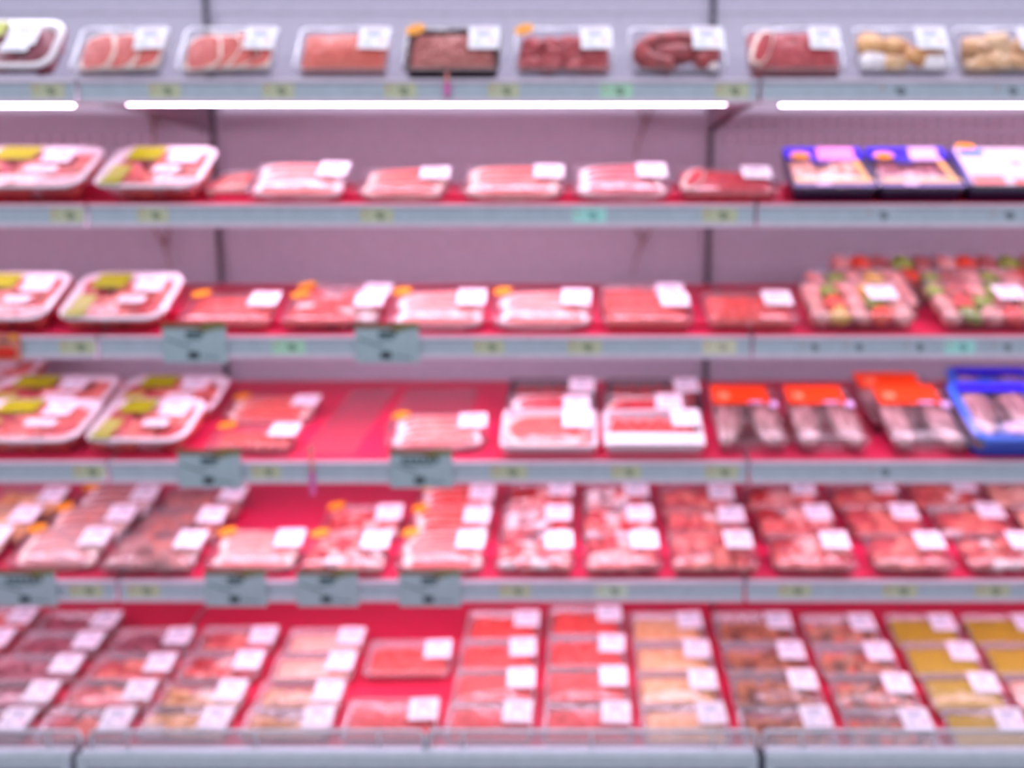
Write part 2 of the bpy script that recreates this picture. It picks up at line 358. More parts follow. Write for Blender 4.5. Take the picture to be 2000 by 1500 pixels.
# clear guards with a rounded wire rim standing on the deck front
def guard(px0, px1, bars, lab):
    z0 = FRONT[6][1] + DZ; Yg = YD - .026; xa = x_at(px0, Yg, z0 + .02); xb = x_at(px1, Yg, z0 + .02); H = .0335; r = .012
    G = thing('front_guard', lab, 'guard', 'clear front guards on the bottom deck', ((xa + xb) / 2, Yg, z0)); w = (xb - xa) / 2
    b = MB(); pts = [(-w, 0, .001), (-w, 0, H - r)] + [(-w + r - r * math.cos(R(t)), 0, H - r + r * math.sin(R(t))) for t in (30, 60, 90)]
    pts += [(w - r + r * math.sin(R(t)), 0, H - r + r * math.cos(R(t))) for t in (0, 30, 60, 90)] + [(w, 0, .001)]
    b.tube(pts, .0034, 8); b.build('rim', bump_m, G)
    for q in bars:
        x = x_at(q, Yg, z0 + .02) - (xa + xb) / 2; b = MB(); b.tube([(x, 0, .001), (x, 0, H - .003)], .0022, 8); b.build('bar', bump_m, G)
    b = MB(); b.box(-w + .004, w - .004, -.0006, .0006, .001, H - .004); b.build('clear_panel', GUARD, G)
guard(-520, 158, (-230, 95), 'clear guard with wire rim along the bottom deck, cut by left frame edge')
guard(176, 828, (250, 500, 740), 'clear guard with wire rim below the pale pink and minced packs of the deck')
guard(836, 1478, (905, 1155, 1392), 'clear guard with wire rim below the red mince columns of the deck')
guard(1490, 2150, (1565, 1822), 'clear guard with wire rim below the mustard yellow packs')

# lamp cables hanging behind the shelves
for (px, py0, py1, lean, lab) in ((300, 214, 262, 2, 'tan forked cable below the top shelf, behind the foam trays'), (1262, 210, 258, -16, 'tan forked cable below the top shelf near the middle upright'),
        (318, 452, 496, 14, 'tan forked cable below the second shelf, behind the foam trays'), (1258, 448, 490, -18, 'tan forked cable below the second shelf near the middle upright')):
    Yc = YB - .03; f = lambda x, y: (x_at(x, Yc, z_at(y, Yc)), Yc, z_at(y, Yc))
    b = MB(); m = (py0 * .55 + py1 * .45)
    b.tube([f(px - 16, py0 - 26), f(px - 14, py0), f(px - 3, m)], .0032, 6); b.tube([f(px + 14, py0 - 26), f(px + 12, py0), f(px + 2, m)], .0032, 6); b.tube([f(px, m - 3), f(px + lean * .5, py1), f(px + lean, py1 + 22), f(px + lean * 1.3, py1 + 50)], [.0045, .0035, .002, .0018], 6)
    b.box(f(px, m)[0] - .004, f(px, m)[0] + .004, Yc - .004, YB - .004, f(px, m)[2] - .004, f(px, m)[2] + .004)
    tag(b.build('lamp_cable', tan_m), lab, 'cable', 'lamp cables on the back panel')
for (px0, px1, py0, lab) in ((378, 402, 212, 'thin dark cable curving to the left upright under the top shelf'), (1412, 1390, 216, 'thin dark cable curving to the right upright under the top shelf')):
    Yc = YB - .016; f = lambda x, y: (x_at(x, Yc, z_at(y, Yc)), Yc, z_at(y, Yc))
    b = MB(); b.tube([f(px0 + (px0 - px1) * .4, py0 - 30), f(px0, py0), f((px0 + px1) / 2 - (px1 - px0) * .1, py0 + 18), f(px1, py0 + 48)], .0028, 6)
    tag(b.build('curved_cable', mat('dark_cable', (74, 60, 80), .5)), lab, 'cable')

# ------------------------------------------------------------------ labels, tags, cards
def print_mesh(w, h):
    b = MB(); z0, z1 = .0004, .0007; q = lambda x0, x1, y0, y1, m: b.box(x0 * w, x1 * w, y0 * h, y1 * h, z0, z1, m)
    q(-.28, .22, .22, .27, 0); q(-.32, .26, .14, .18, 0); q(-.24, .18, .06, .10, 0)
    for k in range(9): q(-.36 + k * .04, -.345 + k * .04, -.30, -.14, 0)
    q(.12, .38, -.24, -.18, 1); q(.2, .4, -.1, -.05, 1); q(-.40, .40, .38, .405, 1)
    return b.build('print', [ink, ink_p], mesh_only=True)
LW, LH = .056, .056
PRINT = print_mesh(LW, LH)
b = MB(); b.bbox(-LW / 2, LW / 2, -LH / 2, LH / 2, 0, .0004, .0001); LABEL = b.build('price_label', paper, mesh_only=True)
b = MB(); b.loft([[(.019 * math.cos(2 * math.pi * k / 24), .0125 * math.sin(2 * math.pi * k / 24), z) for k in range(24)] for z in (0, .0005)], 0, True, True, False)
b.box(-.010, .008, -.001, .002, .0005, .0007, 1); b.box(-.007, .010, -.005, -.003, .0005, .0007, 1)
STICKER = b.build('round_sticker', [orange, mat('amber_print', (210, 110, 20), .5)], mesh_only=True)

def price_tag(i, px0, px1, m, txt, lab, gr='small price tags in the shelf rails', name='price_tag', only=False):
    Y, z = FRONT[i]; zc = z - .0205; w = (x_at(px1, Y - .008, zc) - x_at(px0, Y - .008, zc)) / 2; x = x_at((px0 + px1) / 2, Y - .008, zc)
    T = thing(name, lab, 'price tag', gr, (x, Y - .0062, zc))
    b = MB(); b.bbox(-w, w, -.0012, -.0002, -.0145, .0145, .0004); b.build('tag_card', m, T)
    b = MB()
    b.box(-w * .82, -w * .62, -.0016, -.0011, .004, .008, 1)
    for (a, c, d, e) in ((-.1, .42, .003, .0065), (.0, .5, -.003, .0005), (.12, .36, -.0075, -.005)): b.box(w * a, w * c, -.0016, -.0011, d, e, 0)
    b.build('print', [txt, mat('red_brown_print', (196, 120, 110), .5)], T)
g = {1: [(60, 125), (290, 352), (512, 574), (750, 814), (953, 1014), (1172, 1236, 'g'), (1396, 1462), (1712, 1790, 'n'), (1940, 2004, 'n')],
     2: [(97, 163), (268, 328), (703, 768), (1118, 1184, 't'), (1372, 1440), (1690, 1750, 'n'), (1930, 2000, 'n')],
     3: [(115, 186), (530, 596, 'g'), (925, 985), (1108, 1175), (1372, 1438, 'c'), (1560, 1612, 'n'), (1645, 1700, 'n'), (1765, 1818, 'n'), (1845, 1905, 't'), (1935, 1990, 'n')],
     4: [(142, 206), (490, 548), (958, 1030), (1194, 1252), (1376, 1442), (1695, 1752, 'n')],
     5: [(135, 200), (248, 312), (975, 1036), (1162, 1226, 'p'), (1520, 1584), (1725, 1792), (1905, 1972)]}
ORD = ['first', 'second', 'third', 'fourth', 'fifth', 'sixth', 'seventh', 'eighth', 'ninth', 'tenth', 'eleventh', 'twelfth', 'thirteenth', 'fourteenth', 'fifteenth']
NM = {'y': 'yellow-green', 'g': 'mint green', 't': 'pale teal', 'c': 'plain cream', 'n': 'grey', 'p': 'pale green'}
for i, ts in g.items():
    cnt = {}
    for t in ts: cnt[t[2] if len(t) > 2 else 'y'] = cnt.get(t[2] if len(t) > 2 else 'y', 0) + 1
    seen = {}
    for t in ts:
        k = t[2] if len(t) > 2 else 'y'; seen[k] = seen.get(k, 0) + 1
        which = f'{ORD[seen[k] - 1]} of its colour from the left' if cnt[k] > 1 else 'the only one of its colour'
        price_tag(i, t[0], t[1], {'y': tagyel, 'g': taggreen, 't': tagteal, 'c': tagcream, 'n': rail_m, 'p': mat('pale_green_price_tag', (216, 224, 200), .5)}[k], ink_t if k == 't' else (mat('faint_print', (170, 160, 140), .6) if k == 'c' else mat('grey_green_print', (92, 108, 84), .6) if k in 'ygp' else ink_k),
                  f'{NM[k]} price tag in the {SHN[i]} shelf rail, {which}')
Y, z = FRONT[3]; x0, x1 = x_at(-8, Y, z), x_at(47, Y, z); S = thing('promotion_sign', 'red and salmon promotion sign hanging over the third shelf rail', 'sign', None, ((x0 + x1) / 2, Y - .012, z - .022))
w = (x1 - x0) / 2; b = MB(); b.bbox(-w, w, -.002, -.0002, -.025, .028, .0006); b.build('sign_board', mat('salmon_sign', (226, 130, 112), .5), S)
b = MB(); b.lump((-w * .1, -.0022, -.008), (w * .8, .0012, .013), 3, 0, None, .1); b.build('red_mark', mat('red_print', (236, 44, 24), .4), S)
b = MB(); b.box(-w * .5, w * .2, -.0036, -.002, .012, .016); b.build('print', ink_k, S)
b = MB(); b.box(w * .2, w * .9, -.003, -.002, .018, .026); b.build('orange_corner', orange, S)

def price_card(i, px0, px1, wide, lab):
    Y, z = FRONT[i]; zc = z - .008; xa = x_at(px0, Y - .02, zc); xb = x_at(px1, Y - .02, zc); w = (xb - xa) / 2
    C = thing('price_card', lab, 'price card', 'large price cards over the shelf rails', ((xa + xb) / 2, Y - .0125, z - .0085)); H0, H1 = -.0415, .036
    b = MB(); b.bbox(-w, w, -.0018, -.0002, H0, H1, .0006); b.build('card', card_m, C)
    b = MB(); b.box(-w, w, -.0024, -.0016, H1 - .011, H1, 0)
    b.add([(0, -.0023, H1 - .011), (w * .35, -.0023, H1 - .0175), (w * .75, -.0023, H1 - .011)], [(0, 1, 2)], 1); b.box(w * .3, w, -.0027, -.0022, H1 - .011, H1, 1)
    b.build('header', [cardtop_m, cardol_m], C)
    b = MB(); q = lambda x0, x1, z0, z1, m=0: b.box(w * x0, w * x1, -.0024, -.0016, z0, z1, m)
    tw = .62 if wide else .26
    for k in range(6 if wide else 4): xx = -tw + k * tw / (3 if wide else 2) * (1.0 if wide else 1.0); q(xx, xx + .16, .0105, .0195)
    q(-tw, tw * .7, .004, .0075)
    for k in range(6): q(-.85 + k * .13, -.76 + k * .13, .002 - k * .0028, .006 - k * .0028)
    for (x, y) in ((-.17, -.026), (-.02, -.026)): b.tube([(w * (x - .03), -.002, y + .0045), (w * (x + .08), -.002, y + .0055), (w * (x + .09), -.002, y - .0045), (w * (x - .03), -.002, y - .0055), (w * (x - .03), -.002, y + .0045)], .0018, 5, 1)
    q(-.20, .12, -.0325, -.0195, 1)
    for k in range(4): q(.24 + k * .13, .32 + k * .13, -.0295 - k * .001, -.026 - k * .001)
    b.build('print', [mat('slate_print', (66, 88, 94), .5), ink_k], C)
for c in ((3, 315, 440, False, 'blue-grey price card on the third shelf rail, beside the foam trays'), (3, 692, 818, False, 'blue-grey price card on the middle of the third shelf rail'),
          (4, 345, 469, False, 'blue-grey price card on the fourth shelf rail, beside the foam trays'), (4, 760, 883, True, 'blue-grey price card with wide text on the middle of fourth shelf rail'),
          (5, -14, 107, True, 'blue-grey price card at the left end of the fifth shelf rail'), (5, 398, 518, False, 'blue-grey price card on fifth shelf rail, first of three near each other'),
          (5, 578, 698, False, 'blue-grey price card on fifth shelf rail, middle of three near each other'), (5, 778, 899, False, 'blue-grey price card on fifth shelf rail, last of three near each other')):
    price_card(*c)
for (i, px, up, dn, lab) in ((1, 875, .012, .028, 'small pink divider clip on the top shelf rail below a mince pack'), (4, 612, .034, .062, 'pink and salmon divider clip on the fourth shelf rail beside empty mat')):
    Y, z = FRONT[i]; x = x_at(px, Y, z); C = thing('divider_clip', lab, 'clip', None, (x, Y - .012, z))
    b = MB(); b.bbox(-.0055, .0055, -.003, 0, -dn, -.018 if i == 4 else -.006, .001); b.tube([(0, -.0015, -dn + .002), (0, -.0015, -dn - .006)], [.0045, .001], 6); b.build('tab', pinkclip, C)
    b = MB(); b.bbox(-.0035, .0035, -.003, 0, -.018 if i == 4 else -.006, up, .001); b.build('stem', orclip, C)

# ------------------------------------------------------------------ packs
TRAYC, FILMC, MEATC = {}, {}, {}
def tray_mesh(W, L, H, kind):
    k = (round(W, 3), round(L, 3), round(H, 3), kind)
    if k in TRAYC: return TRAYC[k]
    m = {'clear': CLEAR, 'foam': white_foam, 'white': white_foam, 'dark': black_tray, 'pink': ROSY, 'navy': navy_tray, 'blue': blue_tray}[kind]
    r = .035 if kind == 'foam' else .012; t = .012 if kind == 'foam' else .006
    if kind == 'blue': t = .018; r = .03
    c = L / 2; i = .006 if kind != 'foam' else .020
    R_ = [rr(W - 2 * i - .004, L - 2 * i - .004, r * .7, 0, 4, 0, c), rr(W - 2 * i, L - 2 * i, r * .8, .0015, 4, 0, c), rr(W - t, L - t, r, H - .004, 4, 0, c), rr(W, L, r, H - .003, 4, 0, c), rr(W - .001, L - .001, r, H, 4, 0, c),
          rr(W - 2 * t, L - 2 * t, r * .85, H - .0005, 4, 0, c), rr(W - 2 * i - t, L - 2 * i - t, r * .6, .005, 4, 0, c)]
    b = MB(); b.loft(R_, 0, True, True); me = b.build('tray', m, mesh_only=True); TRAYC[k] = me; return me
def film_mesh(W, L, H, big):
    k = (round(W, 3), round(L, 3), round(H, 3), big)
    if k in FILMC: return FILMC[k]
    r = .035 if big else .012; c = L / 2; b = MB()
    R_ = [rr(W * .93, L * .92, r, H * .35, 4, 0, c), rr(W + .001, L + .001, r, H - .002, 4, 0, c), rr(W - .003, L - .003, r, H + .0012, 4, 0, c), rr(W * .86, L * .86, r * .8, H + .0028, 4, 0, c), rr(W * .5, L * .5, r * .5, H + .0036, 4, 0, c), rr(W * .12, L * .12, r * .1, H + .0038, 4, 0, c)]
    b.loft(R_, 0, False, True); me = b.build('wrapping_film', FILM, mesh_only=True); FILMC[k] = me; return me
def field(b, W, L, H, amp, freq, seed, m=0, nx=30, ny=20, dome=.75, inset=.008, z0=.004):
    """a solid slab of minced or crumbly food: rounded block with a rough top"""
    w, l = W - 2 * inset, L - 2 * inset; vs = []
    for j in range(ny + 1):
        for k in range(nx + 1):
            u, v = 2 * k / nx - 1, 2 * j / ny - 1
            e = min(1, (1 - max(abs(u), abs(v)) ** 6) * 3)
            z = z0 + (H - .001 - z0) * (dome + (1 - dome) * (1 - u * u) * (1 - v * v)) * max(0, e) ** .5
            x, y = u * w / 2, inset + (v + 1) * l / 2
            z += amp * e * noise.noise(Vector((x * freq, y * freq, seed * 9.1)))
            vs.append((x, y, max(z, z0)))
    n = nx + 1; fs = [(j * n + k, j * n + k + 1, (j + 1) * n + k + 1, (j + 1) * n + k) for j in range(ny) for k in range(nx)]
    b.add(vs, fs, m, True)
    b.loft([rr(w, l, .004, z0 - .003, 2, 0, inset + l / 2), rr(w, l, .004, z0 + (H - z0) * .45, 2, 0, inset + l / 2)], m, True, True)
def slice_(b, cx, cy, z, rx, ry, th, seed, M, fatside=.25, m0=0, m1=1):
    """one cut of meat: irregular disc, lean face inside a rim of fat thicker on one side"""
    n = 22; out = []; inn = []
    for k in range(n):
        t = 2 * math.pi * k / n; q = 1 + .13 * noise.noise(Vector((math.cos(t) * 1.2, math.sin(t) * 1.2, seed * 5.3)))
        f = .90 - fatside * max(0, math.cos(t - math.pi * 1.02)) - .04 * abs(math.sin(3 * t + seed))
        ct_, st_ = math.copysign(abs(math.cos(t)) ** .72, math.cos(t)), math.copysign(abs(math.sin(t)) ** .72, math.sin(t)); out.append((rx * q * ct_, ry * q * st_)); inn.append((rx * q * f * ct_, ry * q * f * st_))
    def ring(P, zz, s=1): return [M @ Vector((x * s, y * s, zz)) + Vector((cx, cy, z)) for x, y in P]
    b.loft([ring(out, -th / 2, .93), ring(out, -th * .2, 1.0), ring(out, th * .2, 1.0), ring(out, th / 2, .95), ring(inn, th / 2 + .0002), ring(inn, th / 2 + .0006, .45), ring(inn, th / 2 + .0008, .05)], [m1, m1, m1, m1, m0, m0], True, False)
    o = b.f; b.f.append(tuple(len(b.v) - n + q for q in range(n))); b.mi.append(m0); b.sm.append(True)
def meat_mesh(style, kind, W, L, H, var):
    """returns [(part name, mesh)] for the contents of a pack"""
    k = (style, kind, round(W, 3), round(L, 3), round(H, 3), var)
    if k in MEATC: return MEATC[k]
    rnd = random.Random(repr(k)); out = []; m = M_[kind]; I = Matrix.Identity(4)
    if style == 'mince':
        b = MB(); field(b, W, L, H, .0075, 120, var + 1, nx=38, ny=26, dome=.70, inset=.011); out.append(('minced_meat', b.build('minced_meat', m, mesh_only=True)))
    elif style == 'block':
        b = MB(); field(b, W, L, H, .002, 50, var + 1, dome=.7, inset=.011); out.append(('meat_fillet', b.build('meat_fillet', m, mesh_only=True)))
    elif style == 'crumb':
        b = MB(); field(b, W, L, H, .0035, 170, var + 3, dome=.9); out.append(('breaded_filling', b.build('breaded_filling', m, mesh_only=True)))
    elif style == 'flat':                             # even plain block, e.g. sausage meat or fillets side by side
        b = MB(); n = 6
        for q in range(n):
            cx = -W / 2 + .016 + (W - .032) * (q + .5) / n; b.lump((cx, L / 2, H * .5), ((W - .03) / n * .62, L / 2 - .012, H * .46), var * 7 + q, 0, None, .10, (12, 8))
        out.append(('meat_fillets', b.build('meat_fillets', m, mesh_only=True)))
    elif style == 'chops':                            # overlapping cuts leaning on each other, fat rims to the left
        n = 3 + var % 2
        for q in range(n):
            b = MB(); cx = -W * .27 + W * .54 * q / (n - 1); M = Matrix.Rotation(R(-8 - 3 * rnd.random()), 4, 'Y') @ Matrix.Rotation(R(rnd.uniform(-14, 14)), 4, 'Z')
            slice_(b, cx, L * .45, H * .46 + .0028 * q, W * .24, L * .42, .018, var * 5 + q, M, .22)
            out.append(('meat_cut', b.clamp(W, L, H).build('meat_cut', [m, fat], mesh_only=True)))
    elif style == 'strips':                           # long cuts lying across the pack
        n = 4
        for q in range(n):
            b = MB(); cy = L * .22 + L * .54 * q / (n - 1); M = Matrix.Rotation(R(10), 4, 'X') @ Matrix.Rotation(R(rnd.uniform(-5, 5)), 4, 'Z')
            slice_(b, rnd.uniform(-.004, .004), cy, H * .45 + .0015 * q, W * .44, L * .19, .012, var * 3 + q, M, .07)
            out.append(('meat_strip', b.clamp(W, L, H).build('meat_strip', [m, porkfat if var % 2 else fat], mesh_only=True)))
    elif style == 'steak':
        b = MB(); slice_(b, -W * .04, L * .5, H * .46, W * .43, L * .42, .020, var, I, .03); out.append(('steak', b.clamp(W, L, H).build('steak', [m, fat], mesh_only=True)))
        b = MB(); b.lump((W * .33, L * .33, H * .5), (W * .10, L * .2, H * .42), var + 4, 0, None, .3); out.append(('offcut', b.clamp(W, L, H).build('offcut', M_['palepork'], mesh_only=True)))
    elif style == 'loop':                             # a coil of dark sausage
        b = MB(); N = 26; pts = [((W * .36) * math.cos(R(-60 + 330 * q / N)), L * .5 + L * .30 * math.sin(R(-60 + 330 * q / N)), H * .5) for q in range(N + 1)]
        b.tube(pts, [.005] + [.019] * (N - 1) + [.005], 12); b.tube([(-W * .22, L * .5, H * .5), (0, L * .47, H * .55), (W * .22, L * .5, H * .5)], [.014, .022, .014], 12)
        out.append(('sausage_coil', b.clamp(W, L, H + .001).build('sausage_coil', m, mesh_only=True)))
        b = MB(); b.lump((W * .36, L * .2, H * .5), (.012, .012, .010), 2); out.append(('fat_piece', b.build('fat_piece', porkfat, mesh_only=True)))
    elif style == 'roll':
        b = MB(); field(b, W, L, H, .003, 60, var, dome=.8); out.append(('meat_slices', b.build('meat_slices', m, mesh_only=True)))
        b = MB(); M = Matrix.Rotation(R(-20), 4, 'Z'); slice_(b, -W * .34, L * .5, H + .0005, W * .10, L * .40, .005, var, M, .3); out.append(('fat_edge', b.build('fat_edge', [m, fat], mesh_only=True)))
    elif style in ('chunks', 'lumps', 'bony'):
        nx, ny = {'chunks': (6, 5), 'lumps': (3, 2), 'bony': (4, 3)}[style]; CY = .90; b = MB(); c = MB()
        for jx in range(nx):
            for jy in range(ny):
                cx = -W / 2 + .014 + (W - .028) * (jx + .5 + rnd.uniform(-.2, .2)) / nx; cy = .010 + (L - .024) * CY * (jy + .5 + rnd.uniform(-.2, .2)) / ny
                q_ = .62 if style == 'chunks' else .74; rx, ry = (W - .03) / nx * q_ * rnd.uniform(.8, 1.1), (L - .024) / ny * q_ * rnd.uniform(.8, 1.1)
                M = Matrix.Rotation(rnd.uniform(-.6, .6), 4, 'Z')
                t = c if (style == 'bony' and rnd.random() < .22) else b
                if t is c: rx *= .9; ry *= .38
                t.lump((cx, cy, H * .5), (rx, ry, H * rnd.uniform(.38, .47)), rnd.random() * 40, 0, M, .75 if style != 'chunks' else .5, (14, 8) if style != 'chunks' else (10, 6))
        nm = {'chunks': 'diced_meat', 'lumps': 'chicken_pieces' if kind in ('chicken', 'golden', 'tan') else 'meat_pieces', 'bony': 'bone_in_meat'}[style]
        out.append((nm, b.clamp(W, L, H).build(nm, m, mesh_only=True)))
        if c.v: out.append(('fat_pieces', c.clamp(W, L, H).build('fat_pieces', porkfat, mesh_only=True)))
    elif style == 'golden':                           # roasted pieces over pale meat
        for q, (x, y, rx, ry, kk) in enumerate(((-.30, .68, .13, .22, 'golden'), (-.06, .66, .15, .16, 'golden'), (.2, .42, .13, .2, 'golden'), (-.33, .28, .13, .17, 'onion'), (-.1, .25, .12, .14, 'tan'), (.33, .25, .13, .15, 'onion'), (.36, .62, .08, .2, 'tan'))):
            b = MB(); b.lump((W * x, L * y, H * .52), (W * rx * 1.35, L * ry * 1.25, H * .46), q + var * 9, 0, None, .4); out.append(('chicken_piece', b.clamp(W, L, H).build('chicken_piece', M_[kk], mesh_only=True)))
    elif style == 'fish':
        for q, (x0, x1, ry) in enumerate(((-.40, -.06, 1), (.08, .26, 1.05)) if var % 2 == 0 else ((-.28, -.22, 1), (.10, .30, 1.0))):
            b = MB(); N = 9; y0, y1 = L * .05, L * .95; rings = []
            for j in range(N + 1):
                t = j / N; r = (W * .262) * max(.12, math.sin(math.pi * (.08 + .84 * (1 - t) ** .8))) ; cx = W * ((x1 if q == 0 else x0) * (t) + (x0 if q == 0 else x1) * (1 - t)) * .55 + (-.16 if q == 0 else .17) * W
                ring = []
                for a in range(14):
                    th = 2 * math.pi * a / 14; ring.append((cx + r * math.cos(th), y0 + (y1 - y0) * t, H * .5 + min(r * .62, H * .44) * math.sin(th)))
                rings.append(ring)
            b.loft(rings, 0, True, True); body = b.clamp(W, L, H, .006).build('fish', M_['fish'], mesh_only=True); out.append(('fish', body))
            b = MB(); xx = W * (-.07 if q == 0 else .06); b.tube([(xx - .004, L * .25, H * .86), (xx, L * .5, H * .93), (xx * .2, L * .74, H * .9)], [.002, .006, .004], 8); out.append(('fish_back', b.build('fish_back', M_['fishdark'], mesh_only=True)))
    elif style == 'kebab':
        seqs = [['kebab', 'pepper_y', 'kebab', 'pepper_r', 'kebab', 'pepper_g'], ['kebab', 'pepper_g', 'kebab', 'mince', 'pepper_g', 'cured'], ['cured', 'pepper_g', 'cured', 'cured', 'kebab', 'pepper_r']][var % 3]
        for q in range(3):
            cy = L * (.2 + .3 * q); b = MB(); n = 5; mats = list(dict.fromkeys(seqs))
            for j in range(n):
                kk = seqs[(j + q * 2) % len(seqs)]; b.lump((-W * .40 + W * .8 * j / (n - 1), cy, H * .55), (W * .115, L * .17, H * .5), j + q * 9 + var, mats.index(kk), Matrix.Rotation(rnd.uniform(-.4, .4), 4, 'Y'), .4)
            b.tube([(-W * .47, cy, H * .5), (W * .47, cy, H * .5)], .0015, 6, len(mats))
            out.append(('skewer', b.clamp(W, L, H, .004).build('skewer', [M_[x] for x in mats] + [tan_m], mesh_only=True)))
    MEATC[k] = out; return out
PN = 0
def pack(i, px0, px1, w, tilt, L, H, kind, style, label, tray='clear', sticker=False, lab_at=None, var=None, cat='meat pack', group=None, name='meat_pack', extra=None, meat_l=1.0, nolabel=False, rz=0., lift=0., stretch=1.0, xc=None):
    """a wrapped pack whose front bottom edge stands w behind the edge of shelf i, its back raised by tilt"""
    global PN; PN += 1; rnd = random.Random(PN)
    xa, xb = xs(i, px0, w, .01), xs(i, px1, w, .01); W = xb - xa
    if var is None: var = rnd.randrange(3)
    Wn = max(.12, round(W / .02) * .02); Y, z = on(i, w, .0004 + lift - .0068 * math.sin(R(tilt)))
    T = thing(name, label, cat, group or f'packs on the {SHN[i]} ' + ('shelf' if i < 6 else 'deck'), ((xa + xb) / 2, Y, z), (R(SL[i] + tilt), 0, 0))
    T.rotation_euler = (Matrix.Rotation(R(SL[i]), 3, 'X') @ Matrix.Rotation(R(rz), 3, 'Z') @ Matrix.Rotation(R(tilt), 3, 'X')).to_euler()
    s = W / Wn; big = tray == 'foam'
    def put(nm, me, par=T, loc=None, rot=None):
        o = link(nm, me, par)
        if par is T: o.scale = (s, 1, 1)
        if loc: o.location = loc
        if rot: o.rotation_euler = rot
        return o
    put('tray', tray_mesh(Wn, L, H, tray))
    for nm, me in meat_mesh(style, kind, Wn, L * meat_l, H, var): put(nm, me)
    put('wrapping_film', film_mesh(Wn, L, H, big))
    zt = H + .0042
    if not nolabel:
        lx, ly = lab_at or (W / 2 - LW / 2 - .004, L - LH / 2 - .005)
        o = put('price_label', LABEL, T, (lx, ly, zt), (0, 0, R(rnd.uniform(-3, 3)))); o.scale = (1, 1, 1); link('print', PRINT, o)
    if sticker:
        o = put('round_sticker', STICKER, T, (-W / 2 + .018, L - .012, zt), (0, 0, R(28))); o.scale = (1, 1, 1)
    if extra: extra(T, W, L, zt)
    return T
def patch(T, name, m, x0, x1, y0, y1, z, skew=0, rnd_=.004):
    b = MB(); b.loft([[(x + skew * (y - y0), y, zz) for x, y, zz in rr(x1 - x0, y1 - y0, rnd_, q, 3, (x0 + x1) / 2, (y0 + y1) / 2)] for q in (z, z + .0004)], 0, True, True, False)
    return b.build(name, m, T)
# support strips under the raised backs
def riser(i, px0, px1, w, tilt, L, mat_, lab, w_at=.72):
    d = L * w_at * math.cos(R(tilt)); h = L * w_at * math.sin(R(tilt)) - .0025; h0 = h - .010 * math.tan(R(tilt))
    xa, xb = xs(i, px0, w, .01), xs(i, px1, w, .01); Y, z = on(i, w + d, .0008); b = MB(); hw = (xb - xa) / 2
    P = [(-.010, 0), (-.010, h0 - .003), (0, h - .003), (.004, h - .003), (.004, 0)]; n = len(P)
    vs = [(-hw, y, zz) for y, zz in P] + [(hw, y, zz) for y, zz in P]
    b.add(vs, [tuple(range(n)), tuple(range(2 * n - 1, n - 1, -1))] + [(k, k + n, (k + 1) % n + n, (k + 1) % n) for k in range(n)])
    o = b.build('support_strip', mat_); o.location = ((xa + xb) / 2, Y, z); o.rotation_euler = (R(SL[i]), 0, 0)
    tag(o, lab, 'support strip', 'support strips raising the backs of packs')

def foam_extra(lower=True):
    def f(T, W, L, zt):
        patch(T, 'olive_sticker', olive, -W * .34, -W * .02, L * .62, L * .92, zt, .10)
        if lower: patch(T, 'gold_sticker', palegold, -W * .40, -W * .22, L * .16, L * .46, zt, .06); patch(T, 'olive_tab', olive, -W * .42, -W * .22, L * .03, L * .15, zt, .05)
        o = patch(T, 'white_sticker', paper, W * .00, W * .25, L * .30, L * .44, zt, .08); patch(o, 'print', ink, W * .03, W * .2, L * .35, L * .365, zt + .0005, .06, .0005)
    return f
# ---- top shelf
W1, T1, L1, H1 = .012, 47, .112, .027
pack(1, -110, 112, .03, 44, .130, .034, 'purple', 'lumps', 'white foam tray of dark purple meat at the left end of the top shelf', 'foam', extra=foam_extra(False), lab_at=(.035, .085))
for a in ((143, 322, 'pork', 'chops', 'pack of pork chops with pale fat crescents beside the foam tray, top shelf', 'clear', 0, 0),
          (348, 538, 'pork', 'chops', 'second pack of pink chops with fat rims from the foam tray, top shelf', 'clear', 0, 1),
          (576, 762, 'salmon', 'block', 'pack of plain salmon-pink fillets on the top shelf', 'clear', 0, 0),
          (788, 978, 'brownmince', 'mince', 'pack of coarse mince with orange sticker, above the small pink clip', 'dark', 1, 0),
          (1003, 1198, 'beef', 'bony', 'pack of red beef pieces with pale bits and orange sticker, top shelf', 'clear', 1, 1),
          (1228, 1418, 'darkbeef', 'loop', 'pack of glossy dark red coiled sausage on the top shelf', 'clear', 0, 0),
          (1458, 1648, 'beef', 'roll', 'pack of red slices with a fat strip at its left, top shelf', 'clear', 0, 0),
          (1672, 1858, 'golden', 'golden', 'pack of golden brown and white chicken pieces on the top shelf', 'clear', 0, 0),
          (1870, 2060, 'tan', 'lumps', 'pack of tan chicken pieces cut by the right frame edge, top shelf', 'clear', 0, 1)):
    pack(1, a[0], a[1], W1, T1, L1, H1, a[2], a[3], a[4], a[5], bool(a[6]), var=a[7])
riser(1, 140, 1480, W1, T1, L1, CLEAR, 'clear strip holding up the packs of the top shelf, middle bay', .6)
riser(1, 1486, 2100, W1, T1, L1, CLEAR, 'clear strip holding up the packs of the top shelf, right bay', .6)
riser(1, -400, 120, .03, 44, .130, CLEAR, 'clear strip holding up the foam tray of the top shelf', .6)
